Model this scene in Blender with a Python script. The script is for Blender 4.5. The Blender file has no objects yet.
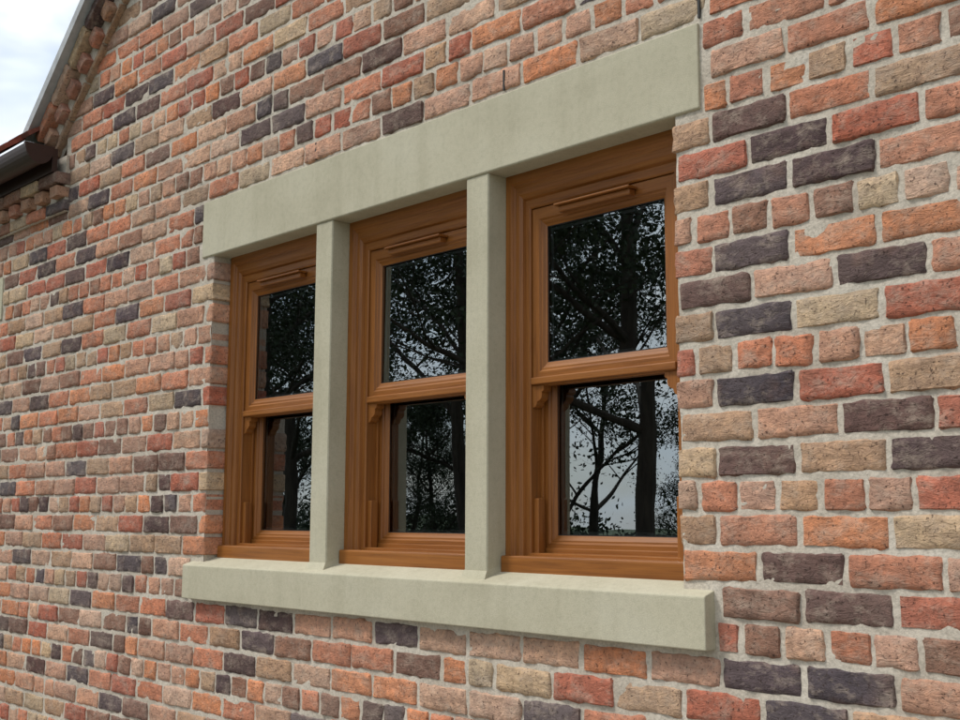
import bpy, bmesh, math, random
import numpy as np
from mathutils import Vector, Matrix, noise
random.seed(7)
sc=bpy.context.scene
sc.view_settings.view_transform='Standard'; sc.view_settings.look='None'; sc.view_settings.exposure=0

# ---------------------------------------------------------------- dimensions (metres)
xR=-1.847; LW=0.6934; MW=0.0985; XL=xR-3*LW-2*MW; DEP=0.0746
zLB=2.635; zLT=2.864; BR=0.091
zS0=1.291; SE=0.101; SP=0.0366
CH=0.0835; ZK=1.991
GX=-2.85; GH=2.73; GS=0.84; GA=math.atan(GS)
def gline(x): return 3.47+GS*(GH-abs(x-GX))
WX0,WX1=-8.6,2.2
DX0,DX1=-7.5,-6.48

# ---------------------------------------------------------------- helpers
def srgb(r,g,b):
    f=lambda c:(c/255/12.92) if c/255<=0.04045 else ((c/255+0.055)/1.055)**2.4
    return (f(r),f(g),f(b))
def newmat(name):
    m=bpy.data.materials.new(name); m.use_nodes=True
    nt=m.node_tree; bs=nt.nodes['Principled BSDF']; return m,nt,bs
def N(nt,t,**kw):
    n=nt.nodes.new(t)
    for k,v in kw.items():
        if k in n.inputs: n.inputs[k].default_value=v
        else: setattr(n,k,v)
    return n
def L(nt,a,b): nt.links.new(a,b)
def coords(nt,scale=(1,1,1)):
    tc=nt.nodes.new('ShaderNodeTexCoord'); mp=nt.nodes.new('ShaderNodeMapping')
    mp.inputs['Scale'].default_value=scale; L(nt,tc.outputs['Object'],mp.inputs['Vector']); return mp.outputs['Vector']
def noisen(nt,vec,scale,detail=5,rough=0.6,dist=0):
    n=N(nt,'ShaderNodeTexNoise'); n.inputs['Scale'].default_value=scale; n.inputs['Detail'].default_value=min(detail,4)
    n.inputs['Roughness'].default_value=rough; n.inputs['Distortion'].default_value=dist
    L(nt,vec,n.inputs['Vector']); return n.outputs['Fac']
def ramp(nt,fac,stops):
    r=nt.nodes.new('ShaderNodeValToRGB'); L(nt,fac,r.inputs['Fac'])
    els=r.color_ramp.elements
    while len(els)<len(stops): els.new(0.5)
    for e,(p,c) in zip(els,stops):
        e.position=p; e.color=(*c,1) if len(c)==3 else c
    return r.outputs['Color']
def mix(nt,fac,a,b,mode='MIX'):
    m=nt.nodes.new('ShaderNodeMix'); m.data_type='RGBA'; m.blend_type=mode
    for s,v in ((0,fac),(6,a),(7,b)):
        if hasattr(v,'is_output'): L(nt,v,m.inputs[s])
        elif s==0: m.inputs[0].default_value=v
        else: m.inputs[s].default_value=(*v,1)
    return m.outputs[2]
def bump(nt,h,strength,dist,prev=None):
    b=nt.nodes.new('ShaderNodeBump'); b.inputs['Strength'].default_value=strength; b.inputs['Distance'].default_value=dist
    L(nt,h,b.inputs['Height'])
    if prev is not None: L(nt,prev,b.inputs['Normal'])
    return b.outputs['Normal']
def meshobj(name,verts,faces,mats,parent=None,mi=None,smooth=False,recalc=False):
    me=bpy.data.meshes.new(name); me.from_pydata(verts,[],faces)
    for m in (mats if isinstance(mats,(list,tuple)) else [mats]): me.materials.append(m)
    if mi is not None: me.polygons.foreach_set('material_index',mi)
    if smooth: me.polygons.foreach_set('use_smooth',[True]*len(me.polygons))
    if recalc:
        bm=bmesh.new(); bm.from_mesh(me); bmesh.ops.recalc_face_normals(bm,faces=bm.faces); bm.to_mesh(me); bm.free()
    me.update()
    ob=bpy.data.objects.new(name,me); sc.collection.objects.link(ob)
    if parent: ob.parent=parent
    return ob
def box(name,x0,x1,y0,y1,z0,z1,mat,parent,bev=0.003,seg=2):
    bm=bmesh.new()
    bmesh.ops.create_cube(bm,size=1,matrix=Matrix.Translation(((x0+x1)/2,(y0+y1)/2,(z0+z1)/2))@Matrix.Diagonal((x1-x0,y1-y0,z1-z0,1)))
    if bev>0: bmesh.ops.bevel(bm,geom=bm.edges[:],offset=bev,segments=seg,affect='EDGES',profile=0.5)
    me=bpy.data.meshes.new(name); bm.to_mesh(me); bm.free(); me.materials.append(mat)
    ob=bpy.data.objects.new(name,me); sc.collection.objects.link(ob); ob.parent=parent; return ob
def empty(name):
    e=bpy.data.objects.new(name,None); sc.collection.objects.link(e); return e

# ---------------------------------------------------------------- materials
def mat_brick():
    m,nt,bs=newmat('reclaimed_brick')
    at=N(nt,'ShaderNodeAttribute'); at.attribute_name='bcol'
    v=coords(nt)
    col=at.outputs['Color']
    # kiln flashing: brown / buff patches that cross a brick
    fl=noisen(nt,v,8,3,0.6)
    col=mix(nt,ramp(nt,fl,[(0.54,(0,0,0)),(0.74,(0.45,)*3)]),col,srgb(128,96,80))
    big=noisen(nt,v,13,3,0.6)
    col=mix(nt,1.0,col,ramp(nt,big,[(0.25,(0.76,0.76,0.78)),(0.75,(1.30,1.24,1.17))]),'MULTIPLY')
    med=noisen(nt,v,50,4,0.75,0.2)
    col=mix(nt,1.0,col,ramp(nt,med,[(0.3,(0.62,0.60,0.60)),(0.52,(1.0,1.0,1.0)),(0.72,(1.34,1.30,1.24))]),'MULTIPLY')
    # lime bloom and mortar smears
    sm=noisen(nt,coords(nt,(0.8,1,1.2)),15,4,0.8,0.1)
    smf=ramp(nt,sm,[(0.49,(0,0,0)),(0.74,(0.62,)*3)])
    col=mix(nt,smf,col,srgb(184,166,148))
    sm2=noisen(nt,v,1.7,2,0.5)
    col=mix(nt,ramp(nt,sm2,[(0.30,(0.02,)*3),(0.72,(0.22,)*3)]),col,srgb(184,162,146))
    pit=noisen(nt,v,130,2,0.6)
    col=mix(nt,ramp(nt,pit,[(0.29,(0.8,)*3),(0.41,(0,0,0))]),col,srgb(54,40,36))
    L(nt,col,bs.inputs['Base Color']); bs.inputs['Roughness'].default_value=0.92; bs.inputs['Specular IOR Level'].default_value=0.2
    cr=noisen(nt,coords(nt,(20,20,46)),1.0,4,0.75,1.0)
    n1=bump(nt,cr,0.95,0.008)
    n2=bump(nt,noisen(nt,v,150,4,0.75),0.7,0.0025,n1)
    L(nt,n2,bs.inputs['Normal']); return m
def mat_mortar():
    m,nt,bs=newmat('lime_mortar'); v=coords(nt)
    a=noisen(nt,v,5,3,0.6); b=noisen(nt,v,120,4,0.7)
    col=ramp(nt,a,[(0.25,srgb(178,166,150)),(0.5,srgb(198,187,171)),(0.8,srgb(210,201,187))])
    col=mix(nt,1.0,col,ramp(nt,b,[(0.3,(0.70,)*3),(0.55,(1.02,)*3),(0.8,(1.12,)*3)]),'MULTIPLY')
    L(nt,col,bs.inputs['Base Color']); bs.inputs['Roughness'].default_value=0.95; bs.inputs['Specular IOR Level'].default_value=0.15
    n1=bump(nt,noisen(nt,v,55,4,0.7),0.7,0.005)
    L(nt,n1,bs.inputs['Normal']); return m
def mat_stone():
    m,nt,bs=newmat('cast_sandstone'); v=coords(nt)
    a=noisen(nt,coords(nt,(1,1,1.6)),2.2,4,0.6,0.2); b=noisen(nt,v,420,2,0.6); c=noisen(nt,v,60,4,0.7)
    st=noisen(nt,coords(nt,(9,9,1.2)),1.0,4,0.65,0.4)
    col=ramp(nt,a,[(0.25,srgb(176,169,145)),(0.5,srgb(187,180,156)),(0.8,srgb(194,188,166))])
    col=mix(nt,1.0,col,ramp(nt,st,[(0.28,(0.90,0.895,0.88)),(0.55,(1.0,)*3)]),'MULTIPLY')
    col=mix(nt,1.0,col,ramp(nt,c,[(0.25,(0.89,)*3),(0.5,(1.0,)*3),(0.8,(1.05,)*3)]),'MULTIPLY')
    col=mix(nt,1.0,col,ramp(nt,b,[(0.25,(0.82,)*3),(0.5,(1.0,)*3),(0.75,(1.07,)*3)]),'MULTIPLY')
    L(nt,col,bs.inputs['Base Color']); bs.inputs['Roughness'].default_value=0.85; bs.inputs['Specular IOR Level'].default_value=0.25
    n1=bump(nt,noisen(nt,v,25,4,0.6),0.15,0.004)
    L(nt,bump(nt,b,0.4,0.0014,n1),bs.inputs['Normal']); return m
def mat_wood(name,scale,dark=1.0):
    m,nt,bs=newmat(name)
    v=coords(nt,scale)
    a=noisen(nt,v,1.0,4,0.6,0.8); v2=coords(nt,tuple(s*4 if s>10 else s*2 for s in scale)); b=noisen(nt,v2,1.0,3,0.7)
    col=ramp(nt,a,[(0.22,srgb(114,66,26)),(0.45,srgb(142,87,37)),(0.6,srgb(152,95,42)),(0.8,srgb(166,108,52))])
    col=mix(nt,1.0,col,ramp(nt,b,[(0.3,(0.76*dark,)*3),(0.55,(1.0*dark,)*3)]),'MULTIPLY')
    L(nt,col,bs.inputs['Base Color']); bs.inputs['Roughness'].default_value=0.42; bs.inputs['Specular IOR Level'].default_value=0.4
    L(nt,bump(nt,b,0.12,0.0008),bs.inputs['Normal']); return m
def mat_plain(name,c,rough=0.6,metal=0,var=0.15,scale=20):
    m,nt,bs=newmat(name)
    a=noisen(nt,coords(nt),scale,3,0.6)
    col=mix(nt,1.0,c,ramp(nt,a,[(0.3,(1-var,)*3),(0.7,(1+var,)*3)]),'MULTIPLY')
    L(nt,col,bs.inputs['Base Color']); bs.inputs['Roughness'].default_value=rough; bs.inputs['Metallic'].default_value=metal
    return m
def mat_glass():
    m=bpy.data.materials.new('double_glazing'); m.use_nodes=True; nt=m.node_tree; nt.nodes.clear()
    out=N(nt,'ShaderNodeOutputMaterial'); mx=N(nt,'ShaderNodeMixShader'); tr=N(nt,'ShaderNodeBsdfTransparent'); gl=N(nt,'ShaderNodeBsdfGlossy')
    tr.inputs['Color'].default_value=(0.72,0.75,0.74,1); gl.inputs['Roughness'].default_value=0.0; gl.inputs['Color'].default_value=(0.86,0.95,1,1)
    fr=N(nt,'ShaderNodeFresnel'); fr.inputs['IOR'].default_value=3.1
    nb=bump(nt,noisen(nt,coords(nt,(1,1,1)),5.0,1,0.4),0.10,0.004)
    L(nt,nb,gl.inputs['Normal'])
    L(nt,fr.outputs[0],mx.inputs[0]); L(nt,tr.outputs[0],mx.inputs[1]); L(nt,gl.outputs[0],mx.inputs[2]); L(nt,mx.outputs[0],out.inputs[0]); return m
M_brick=mat_brick(); M_mort=mat_mortar(); M_stone=mat_stone()
W_v=mat_wood('golden_oak_upright',(70,70,2.6)); W_h=mat_wood('golden_oak_rail',(2.6,70,70))
M_glass=mat_glass()
M_gask=mat_plain('rubber_gasket',(0.012,0.012,0.013),0.6); M_spac=mat_plain('aluminium_spacer',(0.42,0.43,0.44),0.4,0.6)
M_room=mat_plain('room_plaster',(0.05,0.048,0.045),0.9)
M_gut=mat_plain('brown_gutter_plastic',(0.032,0.013,0.009),0.5)
M_lead=mat_plain('undercloak_cement',(0.40,0.41,0.42),0.8)
M_slot=mat_plain('weep_vent_plastic',(0.02,0.018,0.016),0.7)
M_brass=mat_plain('brass_catch',(0.5,0.36,0.14),0.35,0.8)
m,nt,bs=newmat('clay_roof_tile'); at=N(nt,'ShaderNodeAttribute'); at.attribute_name='bcol'
L(nt,mix(nt,1.0,at.outputs['Color'],ramp(nt,noisen(nt,coords(nt),25,5,0.7),[(0.3,(0.7,)*3),(0.7,(1.2,)*3)]),'MULTIPLY'),bs.inputs['Base Color']); bs.inputs['Roughness'].default_value=0.85
M_tile=m

house=empty('brick_house')

# ---------------------------------------------------------------- bricks
PAL=[(srgb(192,124,94),15),(srgb(172,98,76),10),(srgb(202,132,92),10),(srgb(188,144,120),15),(srgb(194,158,134),11),(srgb(174,142,114),10),
     (srgb(188,164,134),6),(srgb(140,102,84),9),(srgb(118,86,74),5),(srgb(84,66,66),4),(srgb(86,78,82),3)]
DARK=[srgb(74,58,62),srgb(78,67,74),srgb(94,70,67),srgb(70,64,72)]
def pick(header=False):
    if (not header) and random.random()<0.12: c=random.choice(DARK)
    else:
        c=random.choices([p[0] for p in PAL],[p[1] for p in PAL])[0]
    j=random.uniform(0.80,1.14); h=random.uniform(-0.06,0.06)
    return (min(1,c[0]*j*(1+h)),c[1]*j,min(1,c[2]*j*(1-h)))
BV=[];BF=[];BC=[]
def add_brick(x0,x1,z0,z1,col,yf=-0.002,yb=0.10,T=None):
    w=x1-x0; nx=max(3,int(round(w/0.021))); nz=5
    base=len(BV); sd=random.uniform(0,900); tilt=random.uniform(-0.0018,0.0018); tl2=random.uniform(-0.0018,0.0018); off=random.uniform(-0.003,0.0022)
    rot=random.uniform(-0.010,0.010); cx=(x0+x1)/2; cz=(z0+z1)/2
    xs=[0,0.0045/w]+[(i/(nx-1)) for i in range(1,nx-1)]+[1-0.0045/w,1]
    zs=[0,0.06]+[i/(nz-1) for i in range(1,nz-1)]+[0.94,1]
    NX=len(xs);NZ=len(zs)
    for j,tz in enumerate(zs):
        for i,tx in enumerate(xs):
            x=x0+w*tx; z=z0+(z1-z0)*tz
            edge=(i in(0,NX-1)) or (j in(0,NZ-1)); near=(i in(1,NX-2)) or (j in(1,NZ-2))
            y=yf+off+tilt*(2*tx-1)+tl2*(2*tz-1)+noise.noise(Vector((x*28+sd,z*45,sd)))*0.0042
            if edge:
                y+=0.0070
                ex=noise.noise(Vector((x*38+sd,z*38,3.1)))*0.0068; ez=noise.noise(Vector((x*38,z*38+sd,9.7)))*0.0068
                x+=ex; z+=ez
                if (i in(0,NX-1)) and (j in(0,NZ-1)):
                    x+=(cx-x)/abs(cx-x)*0.004; z+=(cz-z)/abs(cz-z)*0.004
            elif near: y+=0.0012
            dx=x-cx;dz=z-cz
            x=cx+dx-rot*dz; z=cz+dz+rot*dx
            BV.append((x,y,z))
    for j in range(NZ-1):
        for i in range(NX-1):
            a=base+j*NX+i; BF.append((a,a+1,a+NX+1,a+NX))
    ring=[i for i in range(NX)]+[j*NX+NX-1 for j in range(1,NZ)]+[(NZ-1)*NX+i for i in range(NX-2,-1,-1)]+[j*NX for j in range(NZ-2,0,-1)]
    rb=len(BV)
    for r in ring:
        p=BV[base+r]; BV.append((p[0],yb,p[2]))
    n=len(ring)
    for k in range(n):
        a=base+ring[k]; b=base+ring[(k+1)%n]; BF.append((b,a,rb+k,rb+(k+1)%n))
    if T is not None:
        for q in range(base,len(BV)): BV[q]=tuple(T@Vector(BV[q]))
    BC.extend([(*col,1)]*(len(BV)-base))
OVR={}
for s,k,c in [(-1.50,6,0),(-1.62,5,1),(-1.40,5,0),(-1.63,3,1),(-1.73,2,2),(-1.62,1,3),(-1.28,2,0),(-1.61,-1,3),(-1.28,-2,2),(-1.61,-3,2),(-1.18,-3,0),
              (-1.49,-6,2),(-1.37,-7,2),(-1.60,-9,1),(-1.36,-9,3),(-1.48,-10,3),(-1.67,8,2),(-1.64,7,2),(-1.2,-12,0)]:
    OVR.setdefault(k,[]).append((s,DARK[c]))
openings=[(XL-BR,xR+BR,zLB,zLT),(XL,xR,zS0,zLB),(XL-SE,xR+SE,zS0,1.44),(DX0,DX1,0,zLB),(DX0-0.2,-6.29,zLB,zLT)]
P=0.2235; A0=-1.728
for k in range(-24,48):
    zc=ZK+k*CH; z0=zc-CH/2+0.006; z1=zc+CH/2-0.006
    if z0<0: continue
    hdr=(k%4==0); st=P/2 if hdr else P
    ph=A0+P/4 if hdr else (A0 if k%2 else A0-P/2)
    i0=int(math.floor((WX0-ph)/st)); x=ph+i0*st
    cuts=[(o[0],o[1]) for o in openings if min(z1,o[3])-max(z0,o[2])>0.35*(z1-z0)]
    while x<WX1:
        segs=[(x,x+st)]
        if not hdr and x<-2.0 and random.random()<0.06: segs=[(x,x+st/2),(x+st/2,x+st)]
        for a,b in segs:
            jx=random.uniform(-0.003,0.003); a2=max(a+0.006+jx,WX0); b2=min(b-0.006+jx,WX1)
            pieces=[(a2,b2)]
            for c0,c1 in cuts:
                np_=[]
                for p,q in pieces:
                    e0=c0-(0.0 if abs(c0-XL)<1e-6 or abs(c0-DX0)<1e-6 else 0.010); e1=c1+(0.0 if abs(c1-xR)<1e-6 or abs(c1-DX1)<1e-6 else 0.010)
                    if q<=e0 or p>=e1: np_.append((p,q)); continue
                    if p<e0: np_.append((p,e0))
                    if q>e1: np_.append((e1,q))
                pieces=np_
            for p,q in pieces:
                if q-p<0.022: continue
                if abs((p+q)/2-GX)<GH: top=gline((p+q)/2)+0.03
                else: top=3.36
                if z1>top: continue
                c=pick(hdr)
                if p>-1.85 and q<-0.9 and sum(c)<0.33: c=random.choice([srgb(184,128,102),srgb(172,110,86),srgb(180,146,118)])
                for s,dc in OVR.get(k,[]):
                    if p<s<q: c=dc
                zz=random.uniform(-0.002,0.002)
                add_brick(p,q,z0+zz,z1+zz,c)
        x+=st
# sloping verge: plain creasing, dentils, oversailing course
def verge(side):
    n=(Vector((-math.sin(GA),0,math.cos(GA)))); t=Vector((math.cos(GA),0,math.sin(GA)))
    O=Vector((GX-GH-0.10,0,gline(GX-GH)-0.084))
    T=Matrix(((t.x,0,n.x,O.x),(0,1,0,0),(t.z,0,n.z,O.z),(0,0,0,1)))
    if side<0: T=Matrix.Translation((2*GX,0,0))@Matrix.Scale(-1,4,(1,0,0))@T
    Ln=(GH+0.10)/math.cos(GA)
    s=0
    while s<Ln-0.1:
        add_brick(s,s+0.215,0.0,0.024,srgb(168,138,112),yf=-0.028,yb=0.05,T=T)
        add_brick(s,s+0.215,0.098,0.150,pick(True),yf=-0.085,yb=0.05,T=T)
        s+=0.225
    s=0.02
    while s<Ln-0.1:
        add_brick(s,s+0.085,0.030,0.094,random.choice([srgb(176,118,94),srgb(158,106,86),srgb(168,128,102)]),yf=-0.062,yb=0.05,T=T); s+=0.15
    return T,Ln
VT=[verge(1),verge(-1)]
# eaves corbelling either side of the gable
for xa,xb in ((WX0,-5.52),(GX+GH+0.06,WX1)):
    x=xb-0.215
    while x>xa-0.1:
        add_brick(x,x+0.213,3.085,3.140,pick(True),yf=-0.030,yb=0.05); add_brick(x+0.003,x+0.213,3.212,3.270,pick(True),yf=-0.070,yb=0.05); x-=0.2235
    x=xb-0.10
    while x>xa:
        add_brick(x,x+0.095,3.147,3.205,random.choice([srgb(176,118,94),srgb(158,106,86),srgb(168,128,102)]),yf=-0.062,yb=0.05); x-=0.17
me=bpy.data.meshes.new('brickwork'); me.from_pydata(BV,[],BF); me.materials.append(M_brick)
ca=me.color_attributes.new('bcol','FLOAT_COLOR','POINT'); ca.data.foreach_set('color',np.array(BC,dtype=np.float32).ravel())
me.polygons.foreach_set('use_smooth',[True]*len(me.polygons)); me.update()
try: me.set_sharp_from_angle(angle=math.radians(50))
except Exception: pass
ob=bpy.data.objects.new('brickwork',me); sc.collection.objects.link(ob); ob.parent=house

# ---------------------------------------------------------------- mortar bed (uneven, ragged flush pointing)
SB=1.416
lines_x=[WX0,WX1,XL-0.010,xR+0.010,XL-BR+0.01,xR+BR-0.01,DX0-0.003,DX1+0.003,-6.30]; lines_z=[0.0,zS0+0.02,SB,zLB+0.01,zLT-0.01]
def grid(a,b,step,extra):
    g=list(np.arange(a,b,step)); g=[v for v in g if all(abs(v-e)>step*0.4 for e in extra)]+[e for e in extra if a<=e<=b]; return sorted(g)
gx=grid(WX0,WX1,0.018,lines_x); gz=grid(0,5.9,0.018,lines_z)
mo=[(XL-BR+0.01,xR+BR-0.01,zLB+0.01,zLT-0.01),(XL-0.010,xR+0.010,zS0+0.02,zLB+0.01),(XL-0.09,xR+0.09,zS0+0.02,SB),(DX0-0.003,DX1+0.003,0,zLB+0.01)]
MV=[];MF=[]; idx={}
def mv(i,j):
    if (i,j) not in idx:
        x=gx[i];z=gz[j]
        y=0.0032+noise.noise(Vector((x*20,z*20,0)))*0.0040+noise.noise(Vector((x*60,z*60,5)))*0.0024
        idx[(i,j)]=len(MV); MV.append((x,y,z))
    return idx[(i,j)]
for j in range(len(gz)-1):
    zc=(gz[j]+gz[j+1])/2
    for i in range(len(gx)-1):
        xc=(gx[i]+gx[i+1])/2
        top=gline(xc)+0.06 if abs(xc-GX)<GH else 3.36
        if zc>top: continue
        if any(o[0]<xc<o[1] and o[2]<zc<o[3] for o in mo): continue
        MF.append((mv(i,j),mv(i+1,j),mv(i+1,j+1),mv(i,j+1)))
def quad(V,F,pts): b=len(V); V.extend(pts); F.append(tuple(range(b,b+4)))
for xx,z0,z1 in ((XL-0.010,zS0,zLB+0.01),(xR+0.010,zS0,zLB+0.01),(DX0-0.003,0,zLB),(DX1+0.003,0,zLB)):
    quad(MV,MF,[(xx,0.004,z0),(xx,0.14,z0),(xx,0.14,z1),(xx,0.004,z1)])
meshobj('mortar',MV,MF,M_mort,house,smooth=True)
for T,Ln in VT:
    vs=[T@Vector(p) for p in ((-0.0,0.02,-0.01),(Ln,0.02,-0.01),(Ln,0.02,0.15),(0,0.02,0.15),(0,-0.02,0.03),(Ln,-0.02,0.03),(Ln,-0.02,0.145),(0,-0.02,0.145))]
    meshobj('verge_backing',[tuple(v) for v in vs],[(4,5,6,7),(4,5,1,0),(7,6,2,3),(4,7,3,0)],M_mort,house)
    vs=[T@Vector(p) for p in ((-.04,-0.125,0.152),(Ln+.03,-0.125,0.152),(Ln+.03,-0.125,0.198),(-.04,-0.125,0.198),(-.04,0.3,0.152),(Ln+.03,0.3,0.152),(Ln+.03,0.3,0.198),(-.04,0.3,0.198))]
    meshobj('verge_undercloak',[tuple(v) for v in vs],[(0,1,2,3),(4,5,1,0),(3,2,6,7),(0,3,7,4),(5,6,2,1)],M_lead,house,recalc=True)
for xa,xb in ((WX0,-5.53),(GX+GH+0.07,WX1)):
    box('eaves_backing',xa,xb,-0.018,0.05,3.08,3.36,M_mort,house,0)

# ---------------------------------------------------------------- stone dressings
def stone(name,x0,x1,y0,y1,z0,z1,bev=0.004):
    return box(name,x0,x1,y0,y1,z0,z1,M_stone,house,bev,3)
def prism_x(name,x0,x1,prof,mat,bev=0.003):
    n=len(prof); V=[(x0,y,z) for y,z in prof]+[(x1,y,z) for y,z in prof]
    F=[tuple(range(n)),tuple(range(2*n-1,n-1,-1))]+[(i,(i+1)%n,n+(i+1)%n,n+i) for i in range(n)]
    o=meshobj(name,V,F,mat,house,recalc=True)
    bm=bmesh.new(); bm.from_mesh(o.data)
    if bev: bmesh.ops.bevel(bm,geom=bm.edges[:],offset=bev,segments=2,affect='EDGES',profile=0.5)
    bm.to_mesh(o.data); bm.free(); return o
prism_x('lintel',XL-BR,xR+BR,[(-0.005,zLT),(-0.005,zLB+0.004),(0.0,zLB),(0.15,zLB),(0.15,zLT)],M_stone)
prism_x('window_sill',XL-SE,xR+SE,[(-SP,zS0),(-SP,1.416),(-SP+0.004,1.420),(0.15,1.478),(0.15,zS0)],M_stone,0.003)
lights=[(xR-LW,xR),(xR-2*LW-MW,xR-LW-MW),(XL,XL+LW)]
for i in (1,2):
    mx=xR-i*LW-(i-1)*MW
    x0=mx-MW;x1=mx
    pl=[(x0,0.12),(x0,0.0045),(x0+0.0035,0.001),(x1-0.0035,0.001),(x1,0.0045),(x1,0.12)]
    n=6; V=[(x,y,1.40) for x,y in pl]+[(x,y,zLB-0.001) for x,y in pl]
    meshobj('mullion',V,[(i2,(i2+1)%n,n+(i2+1)%n,n+i2) for i2 in range(n)]+[tuple(range(n)),tuple(range(n,2*n))],M_stone,house,recalc=True)
    V=[(x0-0.004,-0.014,1.424),(x1+0.004,-0.014,1.424),(x1+0.004,0.085,1.457),(x0-0.004,0.085,1.457),(x0+0.0,0.0,1.450),(x1-0.0,0.0,1.450),(x1,0.085,1.474),(x0,0.085,1.474)]
    meshobj('mullion_stool',V,[(0,1,5,4),(1,2,6,5),(3,0,4,7),(4,5,6,7)],M_stone,house,recalc=True)
stone('door_lintel',DX0-0.2,-6.29,-0.005,0.15,zLB,zLT)
for x in (-3.44,-2.47,-1.752):
    box('weep_vent',x-0.0035,x+0.0035,-0.004,0.03,2.876,2.938,M_slot,house,0)

# ---------------------------------------------------------------- windows
def loop(name,x0,x1,z0,z1,mar,prof,parent):
    V=[]
    for f,y in prof:
        s,b,t=[q*f for q in mar]
        V+= [(x0+s,y,z0+b),(x1-s,y,z0+b),(x1-s,y,z1-t),(x0+s,y,z1-t)]
    F=[];mi=[]
    for k in range(len(prof)-1):
        for i in range(4):
            a=k*4+i;b=k*4+(i+1)%4; F.append((a,b,b+4,a+4)); mi.append(1 if i in (0,2) else 0)
    o=meshobj(name,V,F,[W_v,W_h],parent,mi)
    bm=bmesh.new(); bm.from_mesh(o.data)
    bmesh.ops.recalc_face_normals(bm,faces=bm.faces); bm.to_mesh(o.data); bm.free()
    return o
def wbox(name,x0,x1,y0,y1,z0,z1,horiz,par,bev=0.003): return box(name,x0,x1,y0,y1,z0,z1,W_h if horiz else W_v,par,bev,3)
def glazing(x0,x1,z0,z1,y,par,dx,dz):
    # each sealed unit sits very slightly out of true
    meshobj('glass_pane',[(x0-.004,y-dx-dz,z0-.004),(x1+.004,y+dx-dz,z0-.004),(x1+.004,y+dx+dz,z1+.004),(x0-.004,y-dx+dz,z1+.004)],[(0,1,2,3)],M_glass,par)
    for nm,ins,w,yy,mt in (('gasket',0,0.003,y-0.004,M_gask),('spacer_bar',0.003,0.009,y+0.009,M_spac),('gasket_inner',0.012,0.004,y+0.013,M_gask)):
        V=[];
        for d in (ins-0.002 if ins==0 else ins,ins+w):
            V+=[(x0+d,yy,z0+d),(x1-d,yy,z0+d),(x1-d,yy,z1-d),(x0+d,yy,z1-d)]
        meshobj(nm,V,[(i,(i+1)%4,4+(i+1)%4,4+i) for i in range(4)],mt,par)
for wi,(a,b) in enumerate(lights):
    W=empty('sash_window'); W.parent=house
    Z0,Z1=1.452,2.640
    F=0.076
    loop('outer_frame',a+0.001,b-0.001,Z0,Z1,(F,0.05,0.112),[(0,0.15),(0,0.0745),(0.28,0.0745),(0.33,0.081),(0.37,0.081),(0.42,0.086),(0.60,0.086),(0.66,0.091),(0.72,0.093),(0.76,0.103),(0.96,0.103),(1.0,0.106),(1.0,0.20)],W)
    wbox('frame_cill',a+0.0015,b-0.0015,0.052,0.16,Z0-0.012,1.494,True,W,0.006)
    ia,ib=a+F,b-F; zt=Z1-0.112
    uz0=1.988; sm=0.048
    loop('upper_sash',ia+0.002,ib-0.002,uz0,zt-0.001,(sm,0.070,0.058),[(0,0.14),(0,0.114),(0.05,0.1105),(0.60,0.1105),(0.68,0.116),(0.76,0.1165),(0.88,0.123),(1.0,0.126),(1.0,0.138)],W)
    ux0,ux1,uzb,uzt=ia+0.002+sm,ib-0.002-sm,uz0+0.07,zt-0.059
    glazing(ux0,ux1,uzb,uzt,0.132,W,[0.0012,-0.0008,0.0010][wi],[-0.0008,0.0012,0.0006][wi])
    wbox('meeting_rail_nosing',ia+0.003,ib-0.003,0.100,0.114,uz0+0.004,uz0+0.026,True,W,0.004)
    for sgn,xe in ((1,ia+0.002),(-1,ib-0.002)):
        pr=[(0,0),(0.046,0),(0.046,-0.012),(0.041,-0.016),(0.036,-0.018),(0.038,-0.026),(0.035,-0.036),(0.027,-0.043),(0.018,-0.047),(0.016,-0.055),(0.009,-0.062),(0,-0.064)]
        n=len(pr); V=[(xe+sgn*p,0.1108,uz0+q+0.001) for p,q in pr]+[(xe+sgn*p,0.142,uz0+q+0.001) for p,q in pr]
        meshobj('sash_horn',V,[tuple(range(n)),tuple(range(n,2*n))]+[(i,(i+1)%n,n+(i+1)%n,n+i) for i in range(n)],W_v,W,recalc=True)
    loop('lower_sash',ia-0.012,ib+0.012,1.488,2.05,(0.056,0.064,0.05),[(0,0.20),(0,0.160),(0.05,0.1565),(0.62,0.1565),(0.70,0.162),(0.78,0.1625),(0.90,0.169),(1.0,0.172),(1.0,0.186)],W)
    glazing(ia-0.012+0.056,ib+0.012-0.056,1.552,2.0,0.178,W,[-0.0008,0.0010,-0.0012][wi],[0.0008,-0.0010,0.0006][wi])
    wbox('lower_rail',ia+0.002,ib-0.002,0.1505,0.158,1.496,1.516,True,W,0.003)
    for sgn,xe in ((1,ia),(-1,ib)):
        x0,x1=sorted((xe,xe+sgn*0.010)); wbox('parting_bead',x0,x1,0.146,0.156,1.49,uz0,False,W,0.002)
        x0,x1=sorted((xe+sgn*0.0005,xe+sgn*0.020)); wbox('sash_stop',x0,x1,0.116,0.145,1.493,1.66,False,W,0.003)
    c=(a+b)/2
    wbox('trickle_vent',c-0.135,c+0.135,0.080,0.108,zt-0.040,zt-0.022,True,W,0.004)
    wbox('trickle_vent_hood',c-0.142,c+0.142,0.068,0.108,zt-0.0215,zt-0.015,True,W,0.002)
    box('sash_catch',c-0.022,c+0.022,0.158,0.190,uz0+0.071,uz0+0.082,M_brass,W,0.003)
rx0,rx1,ry1,rz0,rz1=XL-0.35,xR+0.35,3.6,0.9,2.95
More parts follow.
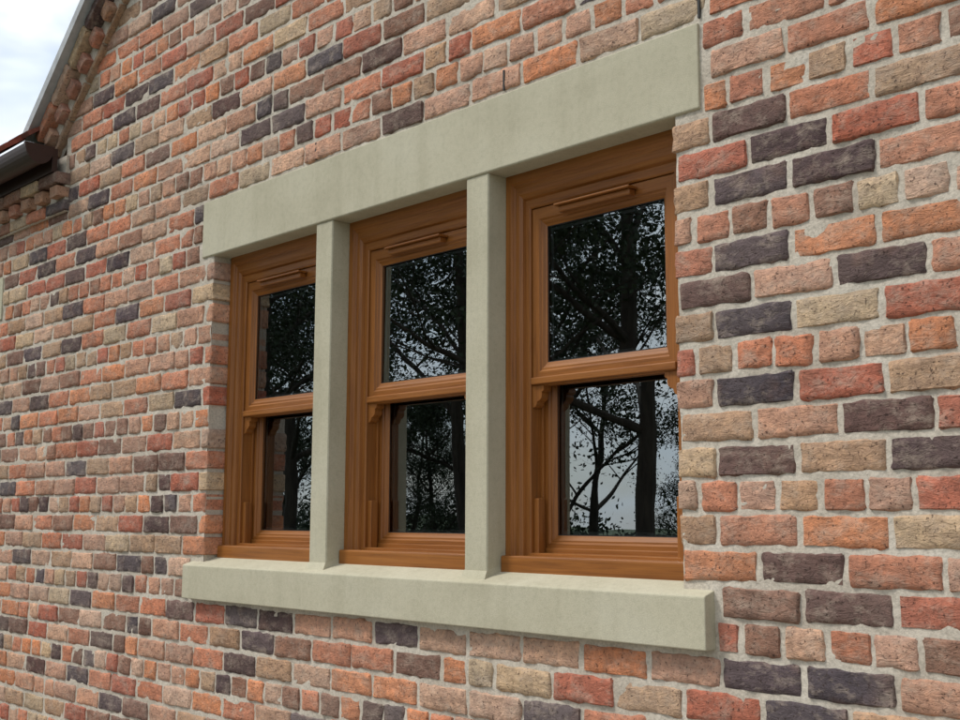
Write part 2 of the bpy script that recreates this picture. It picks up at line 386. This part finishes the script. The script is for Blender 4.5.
V=[(rx0,0.112,rz0),(rx1,0.112,rz0),(rx1,0.112,rz1),(rx0,0.112,rz1),(rx0,ry1,rz0),(rx1,ry1,rz0),(rx1,ry1,rz1),(rx0,ry1,rz1)]
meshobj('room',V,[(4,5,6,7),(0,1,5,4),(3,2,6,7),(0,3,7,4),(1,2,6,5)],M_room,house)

# ---------------------------------------------------------------- door of the left bay
D=empty('panelled_door'); D.parent=house
wbox('door_frame_left',DX0,DX0+0.07,0.06,0.15,0,zLB,False,D); wbox('door_frame_right',DX1-0.07,DX1,0.06,0.15,0,zLB,False,D)
wbox('door_head',DX0+0.07,DX1-0.07,0.06,0.15,zLB-0.07,zLB,True,D)
wbox('door_leaf',DX0+0.071,DX1-0.071,0.09,0.14,0.02,zLB-0.071,False,D)
for x0,x1 in ((DX0+0.17,DX0+0.47),(DX1-0.47,DX1-0.17)):
    for z0,z1 in ((0.25,1.05),(1.2,2.35)): wbox('door_panel',x0,x1,0.078,0.092,z0,z1,False,D,0.008)

# ---------------------------------------------------------------- roofs
TV=[];TF=[];TC=[]
TCOL=[srgb(150,76,58),srgb(134,68,52),srgb(162,90,68),srgb(114,62,52),srgb(142,82,66)]
def tile_roof(O,u,v,lenu,lenv,th=0.030,clip=None):
    n=u.cross(v).normalized()
    if n.z<0:n=-n
    g=0.1;w=0.165
    for r in range(int(lenv/g)):
        for c in range(int(lenu/w)+1):
            s=c*w+(w/2 if r%2 else 0); 
            if s+w>lenu+0.01: continue
            p=O+u*s+v*(r*g)
            if clip and clip(p): continue
            l=0.2;j=random.uniform(-.002,.003); b=len(TV)
            for du,dv,h in ((0.001,0,0.018+j),(w-.002,0,0.018+j),(w-.002,l,0.006),(0.001,l,0.006),(0.001,0,th+j),(w-.002,0,th+j),(w-.002,l,0.012),(0.001,l,0.012)):
                q=p+u*du+v*dv+n*h; TV.append(tuple(q))
            TF.extend([(b+4,b+5,b+6,b+7),(b,b+1,b+5,b+4),(b+1,b+2,b+6,b+5),(b+3,b,b+4,b+7),(b,b+3,b+2,b+1)])
            cc=random.choice(TCOL);f=random.uniform(.8,1.15); TC.extend([(cc[0]*f,cc[1]*f,cc[2]*f,1)]*8)
ca_,sa_=math.cos(GA),math.sin(GA)
tile_roof(Vector((WX0,-0.20,3.400)),Vector((1,0,0)),Vector((0,ca_,sa_)),-5.66-WX0,4.6,0.042)
tile_roof(Vector((GX+GH+0.2,-0.20,3.400)),Vector((1,0,0)),Vector((0,ca_,sa_)),WX1-(GX+GH+0.2),4.6,0.042)
e=Vector((GX-GH-0.10,0,gline(GX-GH)-0.084))+Vector((-math.sin(GA),0,math.cos(GA)))*0.186
e2=Vector((2*GX-e.x,0,e.z))
LL=(GX-e.x)/ca_
tile_roof(Vector((e.x,-0.090,e.z)),Vector((0,1,0)),Vector((ca_,0,sa_)),6.5,LL,0.026)
tile_roof(Vector((e2.x,-0.090,e2.z)),Vector((0,1,0)),Vector((-ca_,0,sa_)),6.5,LL,0.026)
me=bpy.data.meshes.new('tiled_roof'); me.from_pydata(TV,[],TF); me.materials.append(M_tile)
cl=me.color_attributes.new('bcol','FLOAT_COLOR','POINT'); cl.data.foreach_set('color',np.array(TC,dtype=np.float32).ravel())
ob=bpy.data.objects.new('tiled_roof',me); sc.collection.objects.link(ob); ob.parent=house
zr=3.37; yr=3.4
def deck_z(y): return zr+GS*(y+.15)
meshobj('roof_deck',[(WX0,-.15,zr),(-5.66,-.15,zr),(-5.66,yr,deck_z(yr)),(WX0,yr,deck_z(yr)),
   (GX+GH+.15,-.15,zr),(WX1,-.15,zr),(WX1,yr,deck_z(yr)),(GX+GH+.15,yr,deck_z(yr)),
   (WX0,2*yr+.15,zr),(WX1,2*yr+.15,zr),(e.x,-.08,e.z),(GX,-.08,e.z+LL*sa_),(GX,6.4,e.z+LL*sa_),(e.x,6.4,e.z),(e2.x,-.08,e2.z),(e2.x,6.4,e2.z)],
   [(0,1,2,3),(4,5,6,7),(3,6,9,8),(10,11,12,13),(14,15,12,11)],M_gut,house)
meshobj('end_walls',[(WX0,0.01,0),(WX0,7,0),(WX0,7,zr),(WX0,yr,deck_z(yr)),(WX0,0.01,zr),(WX1,0.01,0),(WX1,7,0),(WX1,7,zr),(WX1,yr,deck_z(yr)),(WX1,0.01,zr)],
   [(0,1,2,3,4),(5,6,7,8,9),(1,6,7,2)],M_mort,house)
box('ridge_tiles',GX-0.09,GX+0.09,-0.15,6.4,e.z+LL*sa_+0.005,e.z+LL*sa_+0.07,M_tile,house,0.02)
def gutter(x0,x1,yc,zc,r=0.068):
    V=[];F=[];n=14
    for x in (x0,x1):
        for rr in (r,r-0.005):
            for i in range(n+1):
                t=math.pi*i/n; V.append((x,yc-rr*math.cos(t),zc-rr*math.sin(t)*1.3))
    s=n+1
    for i in range(n):
        F.append((i,i+1,2*s+i+1,2*s+i)); F.append((s+i,s+i+1,3*s+i+1,3*s+i))
        F.append((i,i+1,s+i+1,s+i)); F.append((2*s+i,2*s+i+1,3*s+i+1,3*s+i))
    F.append((0,s,3*s,2*s)); F.append((n,s+n,3*s+n,2*s+n)); F.append(tuple(range(2*s,3*s))); F.append(tuple(range(0,s)))
    meshobj('gutter',V,F,M_gut,house,recalc=True)
    for xe in (x0,x1-0.014,x1-0.8,x0+0.8):
        V=[];m_=12
        for x in (xe,xe+0.016):
            for i in range(m_+1):
                t=math.pi*i/m_; V.append((x,yc-(r+.006)*math.cos(t),zc+.004-(r+.006)*math.sin(t)*1.3))
        k=m_+1; meshobj('gutter_bracket',V,[(i,i+1,k+i+1,k+i) for i in range(m_)]+[tuple(range(k)),tuple(range(k,2*k))],M_gut,house,recalc=True)
    box('fascia',x0,x1-0.02,-0.078,-0.05,3.272,3.39,M_gut,house,0.002)
gutter(WX0,-5.54,-0.150,3.385); gutter(GX+GH-0.10,WX1,-0.150,3.385)

# ---------------------------------------------------------------- ground
m,nt,bs=newmat('grass'); v=coords(nt)
L(nt,ramp(nt,noisen(nt,v,3,4,0.7),[(0.3,(0.035,0.055,0.015)),(0.6,(0.06,0.09,0.025)),(0.8,(0.10,0.11,0.04))]),bs.inputs['Base Color']); bs.inputs['Roughness'].default_value=0.9
L(nt,bump(nt,noisen(nt,v,90,4,0.7),0.8,0.03),bs.inputs['Normal']); M_grass=m
meshobj('ground',[(-400,-400,0),(400,-400,0),(400,400,0),(-400,400,0)],[(0,1,2,3)],M_grass)
m,nt,bs=newmat('concrete_paving'); bt=N(nt,'ShaderNodeTexBrick'); bt.offset=0.0; L(nt,coords(nt),bt.inputs['Vector'])
bt.inputs['Scale'].default_value=1; bt.inputs['Brick Width'].default_value=0.6; bt.inputs['Row Height'].default_value=0.6; bt.inputs['Mortar Size'].default_value=0.006
bt.inputs['Color1'].default_value=(0.30,0.28,0.24,1); bt.inputs['Color2'].default_value=(0.36,0.33,0.28,1); bt.inputs['Mortar'].default_value=(0.1,0.09,0.08,1)
L(nt,mix(nt,1.0,bt.outputs['Color'],ramp(nt,noisen(nt,coords(nt),8,4,0.7),[(0.3,(0.75,)*3),(0.7,(1.1,)*3)]),'MULTIPLY'),bs.inputs['Base Color']); bs.inputs['Roughness'].default_value=0.9
box('pavement',WX0-1,WX1+1,-3.6,-0.0,-0.05,0.03,m,None,0)

# ---------------------------------------------------------------- trees (they stand in the garden and show in the panes)
m,nt,bs=newmat('bark'); L(nt,ramp(nt,noisen(nt,coords(nt,(6,6,1.2)),3,4,0.7),[(0.3,(0.03,0.022,0.016)),(0.7,(0.09,0.07,0.05))]),bs.inputs['Base Color']); bs.inputs['Roughness'].default_value=0.95; M_bark=m
m,nt,bs=newmat('leaf'); L(nt,ramp(nt,noisen(nt,coords(nt),1.5,2,0.6),[(0.3,(0.018,0.032,0.010)),(0.7,(0.045,0.065,0.020))]),bs.inputs['Base Color']); bs.inputs['Roughness'].default_value=0.7; M_leaf=m
def leaves(C,S,rg,base):
    n=len(C); a=rg.normal(size=(n,3)); a/=np.linalg.norm(a,axis=1)[:,None]
    r=rg.normal(size=(n,3)); b=np.cross(a,r); b/=np.linalg.norm(b,axis=1)[:,None]
    S=S[:,None]
    V=np.stack([C-a*S,C+b*S*.5+a*S*.1,C+a*S,C-b*S*.5+a*S*.1],1).reshape(-1,3)
    F=(np.arange(n*4).reshape(-1,4)+base)
    return V.tolist(),F.tolist()
def tree_mesh(h,tr,seed,nleaf,spread,sig,smin,smax,first=0.28):
    rnd=random.Random(seed); V=[];F=[];MI=[];tips=[]
    def tube(p0,d,l,r0,r1,seg=5,n=7,wob=0.13):
        p=p0.copy(); ring0=None; pts=[]
        for s in range(seg+1):
            t=s/seg; r=r0+(r1-r0)*t
            a=d.orthogonal().normalized(); b=d.cross(a)
            base=len(V)
            for i in range(n):
                an=2*math.pi*i/n; V.append(tuple(p+a*math.cos(an)*r+b*math.sin(an)*r))
            if ring0 is not None:
                for i in range(n): F.append((ring0+i,ring0+(i+1)%n,base+(i+1)%n,base+i)); MI.append(0)
            ring0=base; pts.append((p.copy(),r,d.copy()))
            d=(d+Vector((rnd.uniform(-1,1),rnd.uniform(-1,1),rnd.uniform(-.5,.7)))*wob).normalized(); p=p+d*(l/seg)
        return pts
    def grow(p,d,l,r,lev):
        seg=10 if lev==0 else 5
        pts=tube(p,d,l,r,r*(0.25 if lev==0 else 0.4),seg,8 if lev<2 else 4,0.05 if lev==0 else 0.15)
        if lev>=3 or (lev==2 and rnd.random()<.5):
            for q in pts[1:]: tips.append(q[0][:])
        if lev>=4: return
        nb=[14,6,4,3][lev]
        for k in range(nb):
            t=(first+(1-first)*(k+.5)/nb) if lev==0 else 0.25+0.75*(k+.5)/nb
            q=pts[min(seg,int(round(t*seg)))]
            an=rnd.uniform(0,6.28); el=rnd.uniform(0.05,0.8)
            nd=(Vector((math.cos(an),math.sin(an),el))+q[2]*0.35).normalized()
            ll=h*spread*(1.15-0.75*t)*rnd.uniform(0.75,1.1) if lev==0 else l*rnd.uniform(0.42,0.62)
            grow(q[0],nd,ll,min(q[1]*0.5,r*0.42),lev+1)
    grow(Vector((0,0,-0.1)),Vector((rnd.uniform(-.04,.04),0,1)).normalized(),h*0.92,tr,0)
    rg=np.random.default_rng(seed); tp=np.array(tips)
    wgt=rg.random(len(tp))**2.2; wgt/=wgt.sum()
    C=tp[rg.choice(len(tp),nleaf,p=wgt)]+rg.normal(size=(nleaf,3))*sig
    lv,lf=leaves(C,rg.uniform(smin,smax,nleaf),rg,len(V))
    V+=lv;F+=lf;MI+=[1]*nleaf
    me=bpy.data.meshes.new('deciduous_tree'); me.from_pydata(V,[],F); me.materials.append(M_bark); me.materials.append(M_leaf)
    me.polygons.foreach_set('material_index',MI); me.update(); return me
T1=tree_mesh(10,0.14,1,32000,0.34,0.12,0.026,0.052,0.24)
T2=tree_mesh(11,0.12,2,30000,0.32,0.12,0.026,0.052,0.16)
T3=tree_mesh(12,0.17,5,36000,0.38,0.18,0.035,0.070,0.06)
def put(me,x,y,rot,s):
    o=bpy.data.objects.new('deciduous_tree',me); sc.collection.objects.link(o); o.location=(x,y,0); o.rotation_euler=(0,0,rot); o.scale=(s,s,s)
put(T1,-8.9,-8.1,0.3,1.0)
put(T2,-12.6,-9.0,1.7,1.0)
put(T1,-17.6,-8.9,3.1,1.0)
put(T3,-9.5,-17.5,0.8,0.9)
put(T3,-17.5,-15.0,2.0,0.95)
put(T3,-24.5,-12.5,3.9,1.0)
put(T3,-14.0,-22.5,1.3,0.8)
put(T2,-21.5,-21.0,0.2,1.0)
put(T3,-31.0,-17.5,0.6,1.0)
put(T2,-4.5,-16.5,2.6,1.0)
# understorey: small trees with low branches
put(T3,-13.2,-16.5,2.9,0.36)
put(T3,-16.0,-19.0,5.1,0.42)
put(T3,-20.8,-15.6,0.9,0.38)
put(T3,-24.0,-17.5,4.4,0.42)
put(T3,-11.0,-20.0,3.6,0.40)
put(T3,-28.5,-14.8,1.9,0.42)
rg=np.random.default_rng(11); n=60000
t=rg.random(n); C=np.stack([-44+t*46,-27+4*np.sin(t*5)+rg.normal(size=n)*.8,np.abs(rg.normal(size=n))*0.85*(1+.5*np.sin(t*37)+.3*np.sin(t*91))+0.05],1)
V,F=leaves(C,rg.uniform(0.05,0.12,n),rg,0)
meshobj('hedge',V,F,M_leaf)

# ---------------------------------------------------------------- light
az=Vector((-0.68,-0.73,0)).normalized(); el=math.radians(52)
sd=Vector((az.x*math.cos(el),az.y*math.cos(el),math.sin(el)))
sun=bpy.data.lights.new('sun','SUN'); sun.energy=2.3; sun.angle=math.radians(12); sun.color=(1,0.965,0.91)
so=bpy.data.objects.new('sun',sun); sc.collection.objects.link(so); so.rotation_euler=(-sd).to_track_quat('-Z','Y').to_euler()
w=bpy.data.worlds.new('World'); sc.world=w; w.use_nodes=True; nt=w.node_tree; nt.nodes.clear()
out=N(nt,'ShaderNodeOutputWorld'); bg=N(nt,'ShaderNodeBackground'); sky=N(nt,'ShaderNodeTexSky'); sky.sky_type='NISHITA'; sky.sun_disc=False
sky.sun_elevation=el; sky.sun_rotation=math.atan2(sd.x,sd.y); bg.inputs['Strength'].default_value=0.125
tc=N(nt,'ShaderNodeTexCoord'); mp=N(nt,'ShaderNodeMapping'); mp.inputs['Scale'].default_value=(1,1,2.2); L(nt,tc.outputs['Generated'],mp.inputs['Vector'])
cn=noisen(nt,mp.outputs['Vector'],4.5,4,0.55,0.3)
cf=ramp(nt,cn,[(0.38,(0.40,)*3),(0.60,(0.95,)*3)])
cb=noisen(nt,mp.outputs['Vector'],6,3,0.6)
cc=ramp(nt,cb,[(0.3,(0.76,0.85,0.93)),(0.7,(0.97,0.99,1.0))])
# cloud is brighter on the sun's side of the sky
dt=nt.nodes.new('ShaderNodeVectorMath'); dt.operation='DOT_PRODUCT'; L(nt,tc.outputs['Generated'],dt.inputs[0]); dt.inputs[1].default_value=tuple(sd)
mr=nt.nodes.new('ShaderNodeMapRange'); L(nt,dt.outputs['Value'],mr.inputs['Value']); mr.inputs['From Min'].default_value=0.2; mr.inputs['From Max'].default_value=0.9; mr.inputs['To Min'].default_value=8.0; mr.inputs['To Max'].default_value=15.0
sc_=nt.nodes.new('ShaderNodeVectorMath'); sc_.operation='SCALE'; L(nt,cc,sc_.inputs[0]); L(nt,mr.outputs[0],sc_.inputs['Scale'])
L(nt,mix(nt,cf,sky.outputs[0],sc_.outputs[0]),bg.inputs['Color']); L(nt,bg.outputs[0],out.inputs[0])

# ---------------------------------------------------------------- camera
f,pi,ya,ro=1192.51,math.radians(7.5781),math.radians(46.9907),math.radians(0.2318)
Fw=Vector((-math.sin(ya)*math.cos(pi),math.cos(ya)*math.cos(pi),math.sin(pi))); R=Vector((math.cos(ya),math.sin(ya),0)); U=R.cross(Fw)
R2=R*math.cos(ro)+U*math.sin(ro); U2=-R*math.sin(ro)+U*math.cos(ro)
cam=bpy.data.cameras.new('camera'); cam.lens=f/960*36; cam.sensor_width=36; cam.clip_end=2000; cam.clip_start=0.05
co=bpy.data.objects.new('camera',cam); sc.collection.objects.link(co)
co.matrix_world=Matrix(((R2.x,U2.x,-Fw.x,0),(R2.y,U2.y,-Fw.y,-2.4),(R2.z,U2.z,-Fw.z,1.6),(0,0,0,1)))
sc.camera=co
